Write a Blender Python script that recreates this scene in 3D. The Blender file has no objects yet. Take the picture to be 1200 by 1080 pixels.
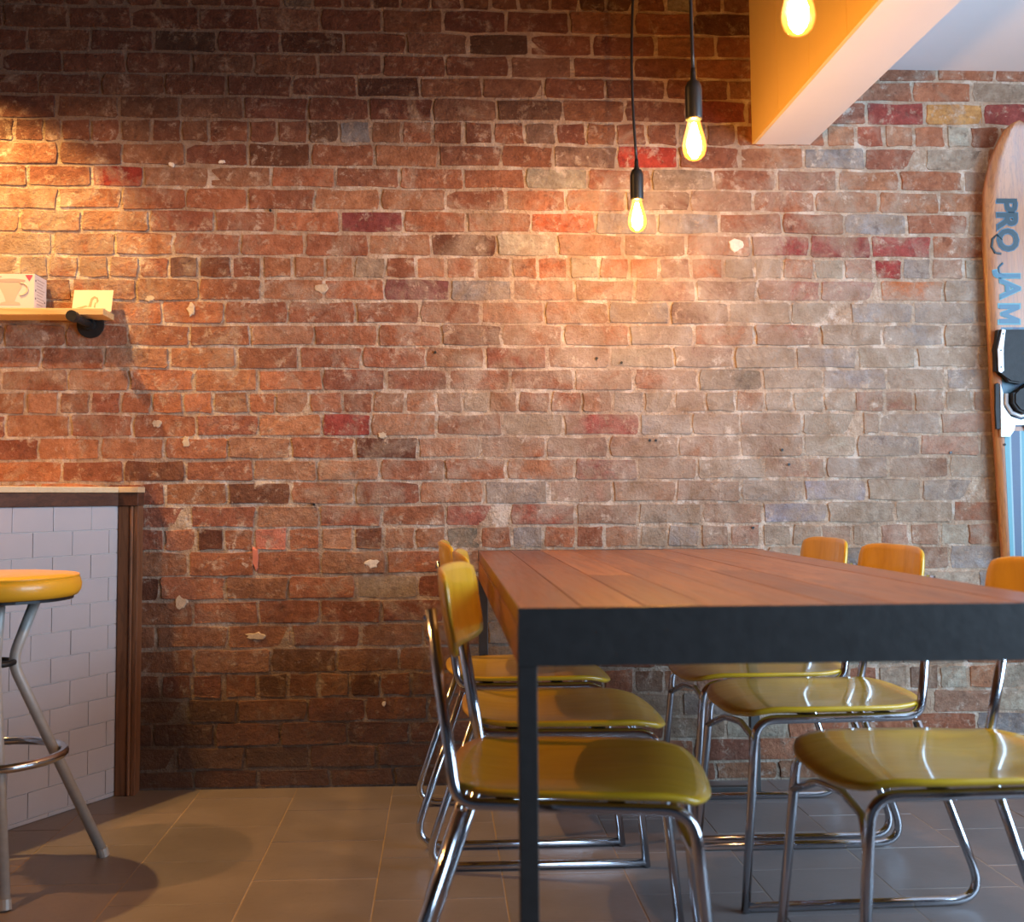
import bpy, bmesh, math, random
import numpy as np
from mathutils import Vector, Matrix
PI = math.pi
random.seed(7)
SC = bpy.context.scene
COL = SC.collection

# ------------------------------------------------------------------ camera
FP = 1300.0; PSI = math.radians(2.5); PIT = math.radians(3.6); ROL = .0062; CH = .944
_F = np.array([math.sin(PSI)*math.cos(PIT), math.cos(PSI)*math.cos(PIT), math.sin(PIT)])
_R0 = np.array([math.cos(PSI), -math.sin(PSI), 0.]); _U0 = np.cross(_R0, _F)
_R = _R0*math.cos(ROL)-_U0*math.sin(ROL); _U = _U0*math.cos(ROL)+_R0*math.sin(ROL)
_C = np.array([0, 0, CH]); _Y = np.array([0, 1., 0])
CX = 517-FP*(_Y@_R)/(_Y@_F); CY = 583+FP*(_Y@_U)/(_Y@_F)
def ray(px, py): return _F+_R*(px-CX)/FP-_U*(py-CY)/FP
def aty(px, py, y): d = ray(px, py); return Vector(_C+d*(y/d[1]))       # where a sight line meets a plane y
def atz(px, py, z): d = ray(px, py); return Vector(_C+d*((z-CH)/d[2]))
cam = bpy.data.cameras.new('camera'); co = bpy.data.objects.new('camera', cam); COL.objects.link(co)
co.matrix_world = Matrix(((_R[0], _U[0], -_F[0], 0), (_R[1], _U[1], -_F[1], 0), (_R[2], _U[2], -_F[2], CH), (0, 0, 0, 1)))
cam.sensor_width = 36; cam.sensor_fit = 'HORIZONTAL'; cam.lens = FP/1200*36
cam.shift_x = (600-CX)/1200; cam.shift_y = (CY-540)/1200
cam.clip_start = .05
cam.dof.use_dof = True; cam.dof.focus_distance = 3.3; cam.dof.aperture_fstop = 3.2
SC.camera = co

# ------------------------------------------------------------------ light
W = bpy.data.worlds.new('world'); SC.world = W; W.use_nodes = True
bg = W.node_tree.nodes['Background']; bg.inputs[0].default_value = (.55, .70, 1, 1); bg.inputs[1].default_value = .10
def lamp(name, kind, loc, power, color, target=None, **kw):
    l = bpy.data.lights.new(name, kind); l.energy = power; l.color = color
    for k, v in kw.items(): setattr(l, k, v)
    o = bpy.data.objects.new(name, l); COL.objects.link(o); o.location = loc
    if target is not None: o.rotation_euler = (Vector(target)-Vector(loc)).to_track_quat('-Z', 'Y').to_euler()
    return o
WARM = (1, .46, .15)
lamp('window_daylight', 'AREA', (3.2, 1.35, 1.36), 132, (.52, .74, 1), (1.2, 2.9, 1.2), shape='RECTANGLE', size=2.4, size_y=1.9, spread=math.radians(125))
lamp('counter_spot', 'SPOT', (-2.12, 2.52, 2.80), 185, WARM, (-1.0, 3.0, .4), spot_size=math.radians(105), spot_blend=.5, shadow_soft_size=.035)
lamp('shelf_spot', 'SPOT', (-1.58, 3.29, 2.70), 230, (1, .58, .17), (-1.58, 3.40, 1.0), spot_size=math.radians(88), spot_blend=.35, shadow_soft_size=.02)
SC.view_settings.view_transform = 'Standard'; SC.view_settings.look = 'None'
SC.view_settings.exposure = -.35; SC.view_settings.gamma = 1; SC.view_settings.use_curve_mapping = False
SC.cycles.use_denoising = True

# ------------------------------------------------------------------ material helpers
class N:
    def __init__(s, name):
        s.m = bpy.data.materials.new(name); s.m.use_nodes = True; s.t = s.m.node_tree
        s.b = s.t.nodes['Principled BSDF']; s.out = s.t.nodes['Material Output']
    def n(s, typ, ins=None, **kw):
        x = s.t.nodes.new(typ)
        for k, v in kw.items(): setattr(x, k, v)
        for k, v in (ins or {}).items(): s.set(x.inputs[k], v)
        return x
    def set(s, sock, v):
        if isinstance(v, bpy.types.NodeSocket): s.t.links.new(v, sock)
        else:
            if isinstance(v, tuple) and len(v) == 3 and sock.type == 'RGBA': v = v+(1,)
            sock.default_value = v
    def p(s, **kw):
        for k, v in kw.items(): s.set(s.b.inputs[k.replace('_', ' ')], v)
        return s
    def pos(s): return s.n('ShaderNodeNewGeometry').outputs['Position']
    def obj(s): return s.n('ShaderNodeTexCoord').outputs['Object']
    def scale(s, v, sc): return s.n('ShaderNodeMapping', {'Vector': v, 'Scale': sc}).outputs[0]
    def noise(s, v, sc, det=4, rough=.6, dist=0):
        return s.n('ShaderNodeTexNoise', {'Vector': v, 'Scale': sc, 'Detail': det, 'Roughness': rough, 'Distortion': dist}).outputs[0]
    def ramp(s, f, stops):
        r = s.n('ShaderNodeValToRGB', {'Fac': f}); e = r.color_ramp.elements
        while len(e) < len(stops): e.new(.5)
        for i, (p, c) in enumerate(stops):
            e[i].position = p
            e[i].color = (c, c, c, 1) if not isinstance(c, tuple) else c+(1,)
        return r.outputs[0]
    def mix(s, f, a, b, mode='MIX'):
        x = s.n('ShaderNodeMix', data_type='RGBA', blend_type=mode)
        s.set(x.inputs[0], f); s.set(x.inputs[6], a); s.set(x.inputs[7], b); return x.outputs[2]
    def math(s, op, a, b=0., c=None, clamp=False):
        x = s.n('ShaderNodeMath', operation=op, use_clamp=clamp); s.set(x.inputs[0], a); s.set(x.inputs[1], b)
        if c is not None: s.set(x.inputs[2], c)
        return x.outputs[0]
    def bump(s, h, dist, st=1.):
        s.set(s.b.inputs['Normal'], s.n('ShaderNodeBump', {'Height': h, 'Distance': dist, 'Strength': st}).outputs[0]); return s

def flat(name, col, rough=.5, metal=0., var=.12, bump=0., sc=25., **kw):
    k = N(name); o = k.obj(); nz = k.noise(o, sc, 5)
    c2 = tuple(x*(1-var) for x in col); c1 = tuple(min(1, x*(1+var)) for x in col)
    k.p(Base_Color=k.mix(nz, c2, c1), Roughness=k.math('MULTIPLY_ADD', nz, .15, rough-.075), Metallic=metal)
    for a, b in kw.items(): k.set(k.b.inputs[a.replace('_', ' ')], b)
    if bump: k.bump(nz, bump)
    return k.m

# --- brick wall: clay bricks with smeared lime mortar, whitewash bloom towards the right, soot near the floor on the left
def wall_material(name, kind):
    k = N(name); P = k.pos(); sep = k.n('ShaderNodeSeparateXYZ', {'Vector': P}); X, Z = sep.outputs['X'], sep.outputs['Z']
    big = k.noise(P, 1.6, 3); mid = k.noise(P, 9, 5, .65, .6); fine = k.noise(P, 55, 6, .7); vf = k.noise(P, 160, 3, .6)
    mort = k.mix(k.ramp(mid, [(.3, 0.), (.7, 1.)]), (.38, .265, .175), (.68, .56, .43))
    mort = k.mix(k.ramp(fine, [(.35, 0.), (.65, 1.)]), k.mix(.45, mort, (.24, .13, .08)), mort)
    mort = k.mix(k.math('MULTIPLY', k.ramp(k.noise(P, 13, 5, .7), [(.52, 0.), (.62, 1.)]), .55), mort, (.80, .72, .62))
    sm0 = k.noise(P, 5, 4)
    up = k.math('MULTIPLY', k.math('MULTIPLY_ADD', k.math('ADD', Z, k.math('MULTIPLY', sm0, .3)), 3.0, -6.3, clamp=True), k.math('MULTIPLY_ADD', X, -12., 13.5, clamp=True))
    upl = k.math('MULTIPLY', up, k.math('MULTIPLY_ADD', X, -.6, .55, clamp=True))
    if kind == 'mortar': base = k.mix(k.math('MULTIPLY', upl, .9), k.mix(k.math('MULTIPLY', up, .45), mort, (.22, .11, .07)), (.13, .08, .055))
    else:
        if kind == 'object': tint = k.n('ShaderNodeObjectInfo').outputs['Color']
        else: tint = k.n('ShaderNodeAttribute', attribute_name='tint').outputs['Color']
        base = k.mix(k.ramp(fine, [(.3, 0.), (.7, 1.)]), k.mix(1., tint, (.72, .68, .68), 'MULTIPLY'), k.mix(1., tint, (1.25, 1.28, 1.3), 'MULTIPLY'))
        blot = k.ramp(k.noise(P, 17, 4, .6, .8), [(.40, 0.), (.62, 1.)])
        base = k.mix(k.math('MULTIPLY', blot, .55), base, k.mix(1., base, (1.5, 1.75, 1.9), 'MULTIPLY'))
        dark = k.ramp(k.noise(P, 30, 5, .7), [(.30, 1.), (.42, 0.)])
        base = k.mix(k.math('MULTIPLY', dark, .55), base, (.06, .03, .025))
        # brick high up, left of the beam, is darker and redder; darkest far left
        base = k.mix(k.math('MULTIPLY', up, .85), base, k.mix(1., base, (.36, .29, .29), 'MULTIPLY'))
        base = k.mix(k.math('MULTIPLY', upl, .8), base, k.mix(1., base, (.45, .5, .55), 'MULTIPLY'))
        # bloom of lime: weight peaks around the right-hand middle of the wall
        dx = k.math('MULTIPLY', k.math('SUBTRACT', X, 1.05), .72); dz = k.math('MULTIPLY', k.math('SUBTRACT', Z, 1.30), 1.15)
        r2 = k.math('ADD', k.math('MULTIPLY', dx, dx), k.math('MULTIPLY', dz, dz))
        wgt = k.math('POWER', 2.718, k.math('MULTIPLY', r2, -.9))
        ex = k.math('MULTIPLY', k.math('SUBTRACT', X, -1.5), 1.9); ez = k.math('MULTIPLY', k.math('SUBTRACT', Z, 1.78), 2.3)
        wgt = k.math('ADD', wgt, k.math('POWER', 2.718, k.math('MULTIPLY', k.math('ADD', k.math('MULTIPLY', ex, ex), k.math('MULTIPLY', ez, ez)), -1.)))
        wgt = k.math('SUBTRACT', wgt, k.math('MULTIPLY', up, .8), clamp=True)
        sm = k.noise(P, 6.5, 6, .72, .5)
        f = k.math('ADD', sm, k.math('MULTIPLY_ADD', wgt, .27, -.05))
        wash = k.ramp(f, [(.53, 0.), (.72, 1.)])
        lime = k.mix(k.ramp(mid, [(.35, 0.), (.65, 1.)]), (.27, .185, .12), (.44, .36, .285))
        base = k.mix(k.math('MULTIPLY', wash, .8), base, lime)
        sme = k.ramp(k.noise(P, 24, 6, .75, .35), [(.55, 0.), (.64, 1.)])
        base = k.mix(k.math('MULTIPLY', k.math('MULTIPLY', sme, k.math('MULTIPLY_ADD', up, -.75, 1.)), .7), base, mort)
        fleck = k.ramp(vf, [(.70, 0.), (.76, 1.)])
        base = k.mix(k.math('MULTIPLY', fleck, .5), base, (.62, .52, .42))
    # soot stains with a shape of their own near the skirting
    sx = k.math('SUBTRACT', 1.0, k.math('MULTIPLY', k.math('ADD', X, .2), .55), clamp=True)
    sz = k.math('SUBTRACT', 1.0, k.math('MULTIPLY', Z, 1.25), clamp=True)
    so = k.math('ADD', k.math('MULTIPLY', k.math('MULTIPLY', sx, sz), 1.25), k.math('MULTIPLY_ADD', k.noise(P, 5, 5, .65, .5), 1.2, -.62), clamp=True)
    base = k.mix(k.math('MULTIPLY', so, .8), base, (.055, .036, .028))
    h = k.math('ADD', k.math('MULTIPLY', fine, .8), k.math('ADD', k.math('MULTIPLY', mid, .9), k.math('MULTIPLY', vf, .25)))
    k.p(Base_Color=base, Roughness=.88).b.inputs['Specular IOR Level'].default_value = .25
    k.bump(h, .011 if kind != 'mortar' else .016, .9)
    return k.m
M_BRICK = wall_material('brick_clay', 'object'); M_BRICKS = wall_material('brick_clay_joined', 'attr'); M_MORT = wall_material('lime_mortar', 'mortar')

def tile_floor():
    k = N('floor_tile_glaze'); P = k.pos(); a = k.noise(P, 4, 5, .6); b = k.noise(P, 45, 5, .7); rnd = k.n('ShaderNodeObjectInfo').outputs['Random']
    c = k.mix(k.ramp(a, [(.3, 0.), (.7, 1.)]), (.17, .143, .137), (.235, .20, .192))
    c = k.mix(k.math('MULTIPLY', k.ramp(b, [(.55, 0.), (.75, 1.)]), .4), c, (.11, .10, .095))
    c = k.mix(k.math('MULTIPLY', rnd, .30), c, (.15, .135, .13))
    k.p(Base_Color=c, Roughness=k.math('MULTIPLY_ADD', a, .25, .26)); k.bump(k.math('ADD', a, k.math('MULTIPLY', b, .12)), .004, .6)
    return k.m
M_FT = tile_floor()
M_GROUT = flat('floor_grout', (.34, .26, .20), .9, var=.3, bump=.002, sc=60)
M_WHITE = flat('ceiling_paint', (.84, .83, .84), .6, var=.02, sc=3)
M_BEAM = flat('beam_paint', (.84, .80, .80), .55, var=.03, sc=4)
M_WALLP = flat('side_wall_plaster', (.34, .29, .25), .8, var=.05)
M_WTILE = flat('counter_tile_glaze', (.50, .48, .50), .16, var=.05, sc=6)
M_WGROUT = flat('counter_tile_grout', (.66, .64, .62), .9, var=.08)
M_STEEL = flat('black_steel', (.050, .047, .045), .45, var=.25, bump=.0006, sc=40)
M_BLACK = flat('black_bakelite', (.016, .017, .019), .38, var=.1)
M_PIPE = flat('black_iron', (.02, .022, .024), .5, .4, var=.3, bump=.001, sc=60)
M_CHROME = flat('chrome', (.60, .62, .66), .13, 1., var=.06, sc=50)
M_GREYP = flat('worn_grey_paint', (.46, .44, .40), .42, .15, var=.25, sc=45)
M_CARD = flat('cream_card', (.62, .56, .42), .7, var=.03)
M_BOX = flat('white_carton', (.66, .60, .56), .6, var=.04)
M_BOXT = flat('dark_carton_top', (.06, .05, .06), .6)
M_PRT = flat('printed_grey', (.42, .34, .31), .6); M_PRD = flat('printed_dark', (.10, .07, .08), .6)
M_CUP = flat('printed_dripper', (.56, .44, .37), .55, var=.06); M_PINK = flat('printed_pink', (.55, .07, .13), .5)
M_SKETCH = flat('printed_sketch', (.38, .27, .16), .7, var=.3, sc=200)

def wood(name, c1, c2, c3, axis=1, rough=.4, ring=9., coat=0., tintvar=.5):
    k = N(name); o = k.obj(); s = [14., 14., 14.]; s[axis] = 1.1
    rnd = k.n('ShaderNodeObjectInfo').outputs['Random']
    off = k.n('ShaderNodeCombineXYZ', {'X': k.math('MULTIPLY', rnd, 7.), 'Y': k.math('MULTIPLY', rnd, 13.), 'Z': rnd}).outputs[0]
    v = k.n('ShaderNodeVectorMath', {0: o, 1: off}, operation='ADD').outputs[0]
    sv = k.scale(v, tuple(s)); a = k.noise(sv, 1.1, 5, .6, 1.1)
    s2 = [90., 90., 90.]; s2[axis] = 4.; b = k.noise(k.scale(v, tuple(s2)), 1., 3, .6)
    ringv = k.math('FRACT', k.math('MULTIPLY', a, ring))
    c = k.mix(k.ramp(a, [(.3, 0.), (.72, 1.)]), c1, c2)
    c = k.mix(k.math('MULTIPLY', k.ramp(ringv, [(0., 1.), (.25, 0.), (.8, 0.), (1., .9)]), .45), c, c3)
    c = k.mix(k.math('MULTIPLY', k.ramp(b, [(.35, 1.), (.55, 0.)]), .35), c, c3)
    c = k.mix(k.math('MULTIPLY', rnd, tintvar), c, k.mix(1., c, (.50, .36, .32), 'MULTIPLY'))
    k.p(Base_Color=c, Roughness=k.math('MULTIPLY_ADD', b, .2, rough-.1), Coat_Weight=coat, Coat_Roughness=.25)
    k.bump(k.math('ADD', a, b), .0012, .5); return k.m
M_TABLE = wood('table_hardwood', (.34, .105, .03), (.50, .20, .07), (.12, .035, .018), 1, .36, 7, .35, 1.0)
M_TSIDE = wood('table_side_hardwood', (.34, .125, .05), (.42, .17, .075), (.17, .055, .03), 1, .45, 7, .1, .3)
M_POST = wood('counter_post_timber', (.19, .08, .035), (.29, .13, .06), (.07, .03, .015), 2, .5)
M_RAIL = wood('counter_rail_timber', (.075, .03, .016), (.13, .055, .03), (.03, .012, .008), 1, .45)
M_TOP = wood('counter_top_birch', (.85, .66, .38), (.90, .74, .48), (.72, .52, .28), 1, .45)
M_PINE = wood('shelf_pine', (.68, .44, .19), (.76, .52, .25), (.48, .27, .10), 0, .5, 5, 0, .1)
M_SKI = wood('ski_ash', (.36, .125, .03), (.48, .20, .06), (.14, .045, .015), 2, .32, 11, .3, .1)
def ply():
    k = N('yellow_lacquered_ply'); o = k.obj(); a = k.noise(k.scale(o, (2.5, 9, 2.5)), 2.2, 4, .6, .6)
    c = k.mix(k.ramp(a, [(.3, 0.), (.7, 1.)]), (.58, .33, .012), (.72, .44, .022))
    k.p(Base_Color=c, Roughness=.30, Coat_Weight=.6, Coat_Roughness=.08); k.bump(a, .006, .35); return k.m
M_PLY = ply()
M_VINYL = flat('yellow_vinyl', (.86, .43, .022), .36, var=.08, sc=14, Coat_Weight=.3)
M_TEAL = flat('teal_print', (.012, .035, .05), .4); M_BLUE = flat('blue_print', (.045, .14, .22), .4, var=.25, sc=40)
M_AQUA = flat('aqua_print', (.08, .29, .35), .4, var=.15, sc=50); M_NAVY = flat('navy_print', (.04, .08, .16), .4, var=.2, sc=50); M_PALE = flat('pale_blue_print', (.26, .42, .47), .4, var=.1)
M_RUB = flat('black_rubber', (.012, .013, .014), .6, bump=.001, sc=80); M_PLATE = flat('white_metal_plate', (.62, .64, .66), .35, .3, var=.05)
def glassm():
    k = N('amber_bulb_glass'); t = k.n('ShaderNodeBsdfTransparent', {'Color': (1, .90, .66, 1)}); g = k.n('ShaderNodeBsdfGlossy', {'Color': (1, .9, .7, 1), 'Roughness': .05})
    e = k.n('ShaderNodeEmission', {'Color': (1, .36, .06, 1), 'Strength': 1.3}); fr = k.n('ShaderNodeLayerWeight', {'Blend': .35})
    m1 = k.n('ShaderNodeMixShader', {0: k.math('MULTIPLY', fr.outputs['Fresnel'], .5), 1: t.outputs[0], 2: g.outputs[0]})
    ad = k.n('ShaderNodeAddShader', {0: m1.outputs[0], 1: e.outputs[0]}); k.t.links.new(ad.outputs[0], k.out.inputs[0]); return k.m
M_GLASS = glassm()
def emis(name, c, s):
    k = N(name); e = k.n('ShaderNodeEmission', {'Color': c+(1,), 'Strength': s}); k.t.links.new(e.outputs[0], k.out.inputs[0]); return k.m
M_FIL = emis('glowing_filament', (1, .50, .105), 900.)

# ------------------------------------------------------------------ mesh helpers
def link(name, me, mat=None, parent=None, smooth=False, loc=None):
    o = bpy.data.objects.new(name, me); COL.objects.link(o)
    if mat is not None and not me.materials: me.materials.append(mat)
    if smooth:
        for p in me.polygons: p.use_smooth = True
    if parent is not None: o.parent = parent
    if loc is not None: o.location = loc
    return o
def mesh(name, vs, fs):
    me = bpy.data.meshes.new(name); me.from_pydata([tuple(v) for v in vs], [], fs); me.update(); return me
def bmobj(name, bm, mat=None, parent=None, smooth=False, loc=None):
    bmesh.ops.recalc_face_normals(bm, faces=bm.faces[:])
    me = bpy.data.meshes.new(name); bm.to_mesh(me); bm.free(); return link(name, me, mat, parent, smooth, loc)
def box(bm, x0, x1, y0, y1, z0, z1, bev=0.):
    vs = [bm.verts.new((x, y, z)) for x in (x0, x1) for y in (y0, y1) for z in (z0, z1)]
    q = [(0, 1, 3, 2), (4, 6, 7, 5), (0, 4, 5, 1), (2, 3, 7, 6), (0, 2, 6, 4), (1, 5, 7, 3)]
    fs = [bm.faces.new([vs[i] for i in f]) for f in q]
    bmesh.ops.recalc_face_normals(bm, faces=fs)
    if bev:
        es = list({e for f in fs for e in f.edges}); bmesh.ops.bevel(bm, geom=es, offset=bev, segments=2, affect='EDGES', profile=.5)
def boxo(name, b, mat, parent=None, bev=0.):
    bm = bmesh.new(); box(bm, *b, bev=bev); return bmobj(name, bm, mat, parent)
def lathe(prof, n=32, cx=0, cy=0):
    bm = bmesh.new(); rings = []
    for r, z in prof:
        if r < 1e-6: rings.append([bm.verts.new((cx, cy, z))])
        else: rings.append([bm.verts.new((cx+r*math.cos(2*PI*i/n), cy+r*math.sin(2*PI*i/n), z)) for i in range(n)])
    for a, b in zip(rings, rings[1:]):
        for i in range(n):
            j = (i+1) % n
            if len(a) == 1 and len(b) == 1: continue
            if len(a) == 1: bm.faces.new((a[0], b[i], b[j]))
            elif len(b) == 1: bm.faces.new((a[i], a[j], b[0]))
            else: bm.faces.new((a[i], a[j], b[j], b[i]))
    return bm
def fillet(pts, rad, seg=7):
    pts = [Vector(p) for p in pts]; out = [pts[0]]
    for i in range(1, len(pts)-1):
        r = rad[i-1] if isinstance(rad, (list, tuple)) else rad
        a, b, c = pts[i-1], pts[i], pts[i+1]; u = (a-b).normalized(); v = (c-b).normalized(); ang = u.angle(v)
        if r <= 0 or ang > 3.1: out.append(b); continue
        t = min(r/math.tan(ang/2), (a-b).length*.49, (c-b).length*.49)
        p0 = b+u*t; p1 = b+v*t
        for k in range(seg+1):
            s = k/seg; out.append(p0*(1-s)**2+b*2*s*(1-s)+p1*s*s)
    out.append(pts[-1]); return out
def tube(pts, r, n=12, bm=None, closed=False, cap=True):
    bm = bm or bmesh.new(); pts = [Vector(p) for p in pts]; m = len(pts); rings = []; up = None
    for i, p in enumerate(pts):
        if closed: d = (pts[(i+1) % m]-pts[i-1]).normalized()
        else: d = ((pts[min(i+1, m-1)]-pts[max(i-1, 0)])).normalized()
        if up is None: up = d.orthogonal().normalized()
        up = (up-d*up.dot(d)).normalized(); s = d.cross(up)
        rr = r[i] if isinstance(r, (list, tuple)) else r
        rings.append([bm.verts.new(p+(up*math.cos(2*PI*k/n)+s*math.sin(2*PI*k/n))*rr) for k in range(n)])
    prs = list(zip(rings, rings[1:]))+([(rings[-1], rings[0])] if closed else [])
    for a, b in prs:
        for k in range(n): bm.faces.new((a[k], a[(k+1) % n], b[(k+1) % n], b[k]))
    if cap and not closed: bm.faces.new(rings[0]); bm.faces.new(rings[-1][::-1])
    return bm
def empty(name, loc=(0, 0, 0), rz=0.):
    o = bpy.data.objects.new(name, None); COL.objects.link(o); o.location = loc; o.rotation_euler = (0, 0, rz); o.empty_display_size = .1; return o
def tag(o, label=None, cat=None, group=None, kind=None):
    if label: o['label'] = label
    if cat: o['category'] = cat
    if group: o['group'] = group
    if kind: o['kind'] = kind
    return o
def copy_tree(o, parent=None):
    c = o.copy(); COL.objects.link(c); c.parent = parent
    for ch in o.children: copy_tree(ch, c)
    return c
def prism(name, poly, y0, y1, mat, parent=None, bev=0):
    """outline in x,z given thickness in y"""
    bm = bmesh.new(); a = [bm.verts.new((x, y0, z)) for x, z in poly]; b = [bm.verts.new((x, y1, z)) for x, z in poly]; n = len(poly)
    bm.faces.new(a); bm.faces.new(b[::-1])
    for i in range(n): bm.faces.new((a[i], b[i], b[(i+1) % n], a[(i+1) % n]))
    if bev:
        es = [e for e in bm.edges if (e.verts[0] in a) == (e.verts[1] in a)]; bmesh.ops.bevel(bm, geom=es, offset=bev, segments=2, affect='EDGES')
    return bmobj(name, bm, mat, parent)

# ------------------------------------------------------------------ brick wall
D = 3.72
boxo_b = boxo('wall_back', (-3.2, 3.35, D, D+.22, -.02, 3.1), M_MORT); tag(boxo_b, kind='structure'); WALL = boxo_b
JY = [-14, 13, 40, 66, 91, 116, 143, 170, 197, 222, 248, 274, 301, 327, 353, 380, 406, 432, 458, 484, 511, 537, 563, 590, 616, 643, 672, 700, 728, 756, 785, 814, 842, 869, 896, 922]
JX = {0: [298, 331, 367, 402, 436, 470, 505, 541, 575, 607, 645, 678, 710, 746], 1: [4, 80, 154, 233, 303, 375, 447, 520, 593, 667, 743],
 2: [32, 106, 180, 254, 328, 403, 476, 548, 620, 694, 768], 3: [2, 73, 148, 225, 297, 372, 448, 522, 597, 671, 743], 4: [46, 119, 193, 266, 342, 418, 492, 565, 637, 709, 780],
 5: [67, 139, 211, 285, 361, 432, 507, 582, 659, 732], 6: [17, 52, 72, 107, 141, 178, 213, 245, 293, 325, 362, 398, 435, 471, 507, 543, 578, 615, 652, 687, 722, 758, 794, 828, 863, 897, 932, 967, 1003, 1035, 1071, 1108, 1137],
 7: [69, 143, 217, 290, 365, 439, 514, 587, 648, 723, 795, 866, 942, 1013, 1084], 8: [32, 108, 168, 245, 318, 393, 468, 543, 615, 688, 763, 836, 909, 982, 1054, 1128],
 9: [68, 142, 218, 290, 369, 446, 522, 592, 663, 733, 808, 883, 955, 1029, 1100], 10: [23, 95, 175, 252, 323, 398, 473, 547, 622, 697, 770, 843, 916, 989, 1062, 1133],
 11: [62, 135, 203, 282, 357, 432, 505, 582, 653, 730, 804, 880, 948, 1020, 1091], 12: [22, 57, 92, 128, 163, 198, 233, 272, 307, 343, 382, 415, 452, 488, 523, 558, 600, 630, 666, 702, 737, 773, 810, 848, 884, 917, 954, 989, 1025, 1057, 1091, 1129],
 13: [10, 84, 160, 233, 307, 380, 450, 528, 600, 673, 743, 815, 887, 961, 1031, 1105], 14: [45, 118, 190, 263, 338, 417, 492, 563, 638, 713, 785, 854, 926, 996, 1069, 1142],
 15: [5, 77, 150, 222, 293, 368, 443, 517, 588, 660, 737, 813, 884, 961, 1034, 1105], 16: [48, 122, 198, 277, 351, 424, 499, 568, 642, 715, 789, 860, 932, 1004, 1074, 1145],
 17: [80, 152, 227, 303, 378, 452, 525, 598, 672, 743, 818, 893, 964, 1038, 1108], 18: [70, 106, 142, 178, 215, 250, 292, 323, 363, 402, 437, 475, 512, 542, 573, 607, 645, 682, 718, 755, 790, 827, 862, 896, 929, 965, 1001, 1037, 1071, 1107, 1140],
 19: [83, 156, 230, 303, 378, 435, 512, 588, 660, 750, 810, 867, 940, 1010, 1031, 1102], 20: [45, 118, 193, 267, 341, 416, 490, 563, 640, 713, 795, 867, 942, 1003, 1078, 1148],
 21: [73, 145, 218, 297, 372, 445, 521, 593, 673, 747, 817, 895, 967, 1040, 1112], 22: [45, 118, 193, 267, 341, 416, 492, 567, 643, 718, 792, 868, 942, 1016, 1080],
 23: [150, 223, 300, 374, 448, 522, 598, 675, 748, 823, 894, 969, 1049, 1117], 24: [157, 193, 230, 263, 297, 338, 376, 415, 450, 487, 523, 563, 600, 637, 675, 708, 750, 782, 820, 855, 892, 928, 963, 998, 1032, 1066, 1102, 1134],
 25: [148, 220, 300, 376, 453, 527, 601, 675, 748], 26: [187, 264, 338, 417, 490, 563], 27: [150, 226, 303, 375, 447, 521], 28: [183, 267, 342, 422, 497], 29: [153, 227, 317, 395, 468], 30: [189, 225, 262, 302, 338, 373, 410, 446, 482],
 31: [145, 220, 278, 360, 428, 502], 32: [180, 252, 328, 407, 480], 33: [207, 287, 363, 442, 515], 34: [160, 227, 303, 387, 462]}
SPECIAL = [(138, 206, (.30, .012, .012)), (425, 262, (.20, .03, .04)), (480, 256, (.24, .045, .04)), (760, 183, (.48, .03, .018)), (668, 262, (.50, .10, .03)), (915, 290, (.30, .02, .035)), (985, 290, (.26, .05, .05)), (1055, 292, (.34, .045, .045)),
 (1040, 317, (.30, .01, .018)), (924, 341, (.33, .02, .025)), (992, 343, (.33, .02, .025)), (1066, 343, (.62, .16, .04)), (1115, 137, (.58, .28, .08)), (1005, 137, (.48, .10, .05)), (1060, 137, (.26, .03, .03)), (490, 340, (.17, .05, .055)),
 (315, 636, (.62, .20, .13)), (405, 498, (.30, .03, .03)), (640, 366, (.45, .12, .05)), (820, 310, (.46, .15, .06)), (1170, 137, (.28, .04, .04)), (1020, 157, (.36, .09, .05)), (215, 328, (.10, .05, .05)), (212, 312, (.12, .06, .05)),
 (700, 495, (.34, .07, .06)), (820, 497, (.36, .22, .15)), (560, 602, (.36, .09, .06)), (590, 656, (.30, .09, .06)), (700, 550, (.30, .06, .06)), (650, 183, (.40, .08, .03)), (850, 125, (.30, .05, .035)), (750, 25, (.26, .03, .025)),
 (620, 602, (.34, .08, .05)), (870, 380, (.38, .09, .05)), (940, 385, (.34, .10, .07)), (1035, 465, (.30, .09, .06)), (990, 547, (.20, .20, .22)), (970, 575, (.34, .34, .40)), (1150, 340, (.42, .37, .30)), (755, 600, (.24, .25, .29)), (940, 600, (.24, .25, .30)), (200, 312, (.30, .16, .09))]
PAL = [(.31, .105, .053), (.27, .09, .048), (.34, .13, .065), (.30, .12, .062), (.25, .08, .046), (.33, .14, .078), (.28, .10, .055), (.34, .115, .058)]
PALR = [(.30, .19, .13), (.33, .22, .155), (.28, .14, .09), (.30, .21, .17), (.26, .20, .18), (.31, .15, .10), (.35, .26, .19)]
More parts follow.
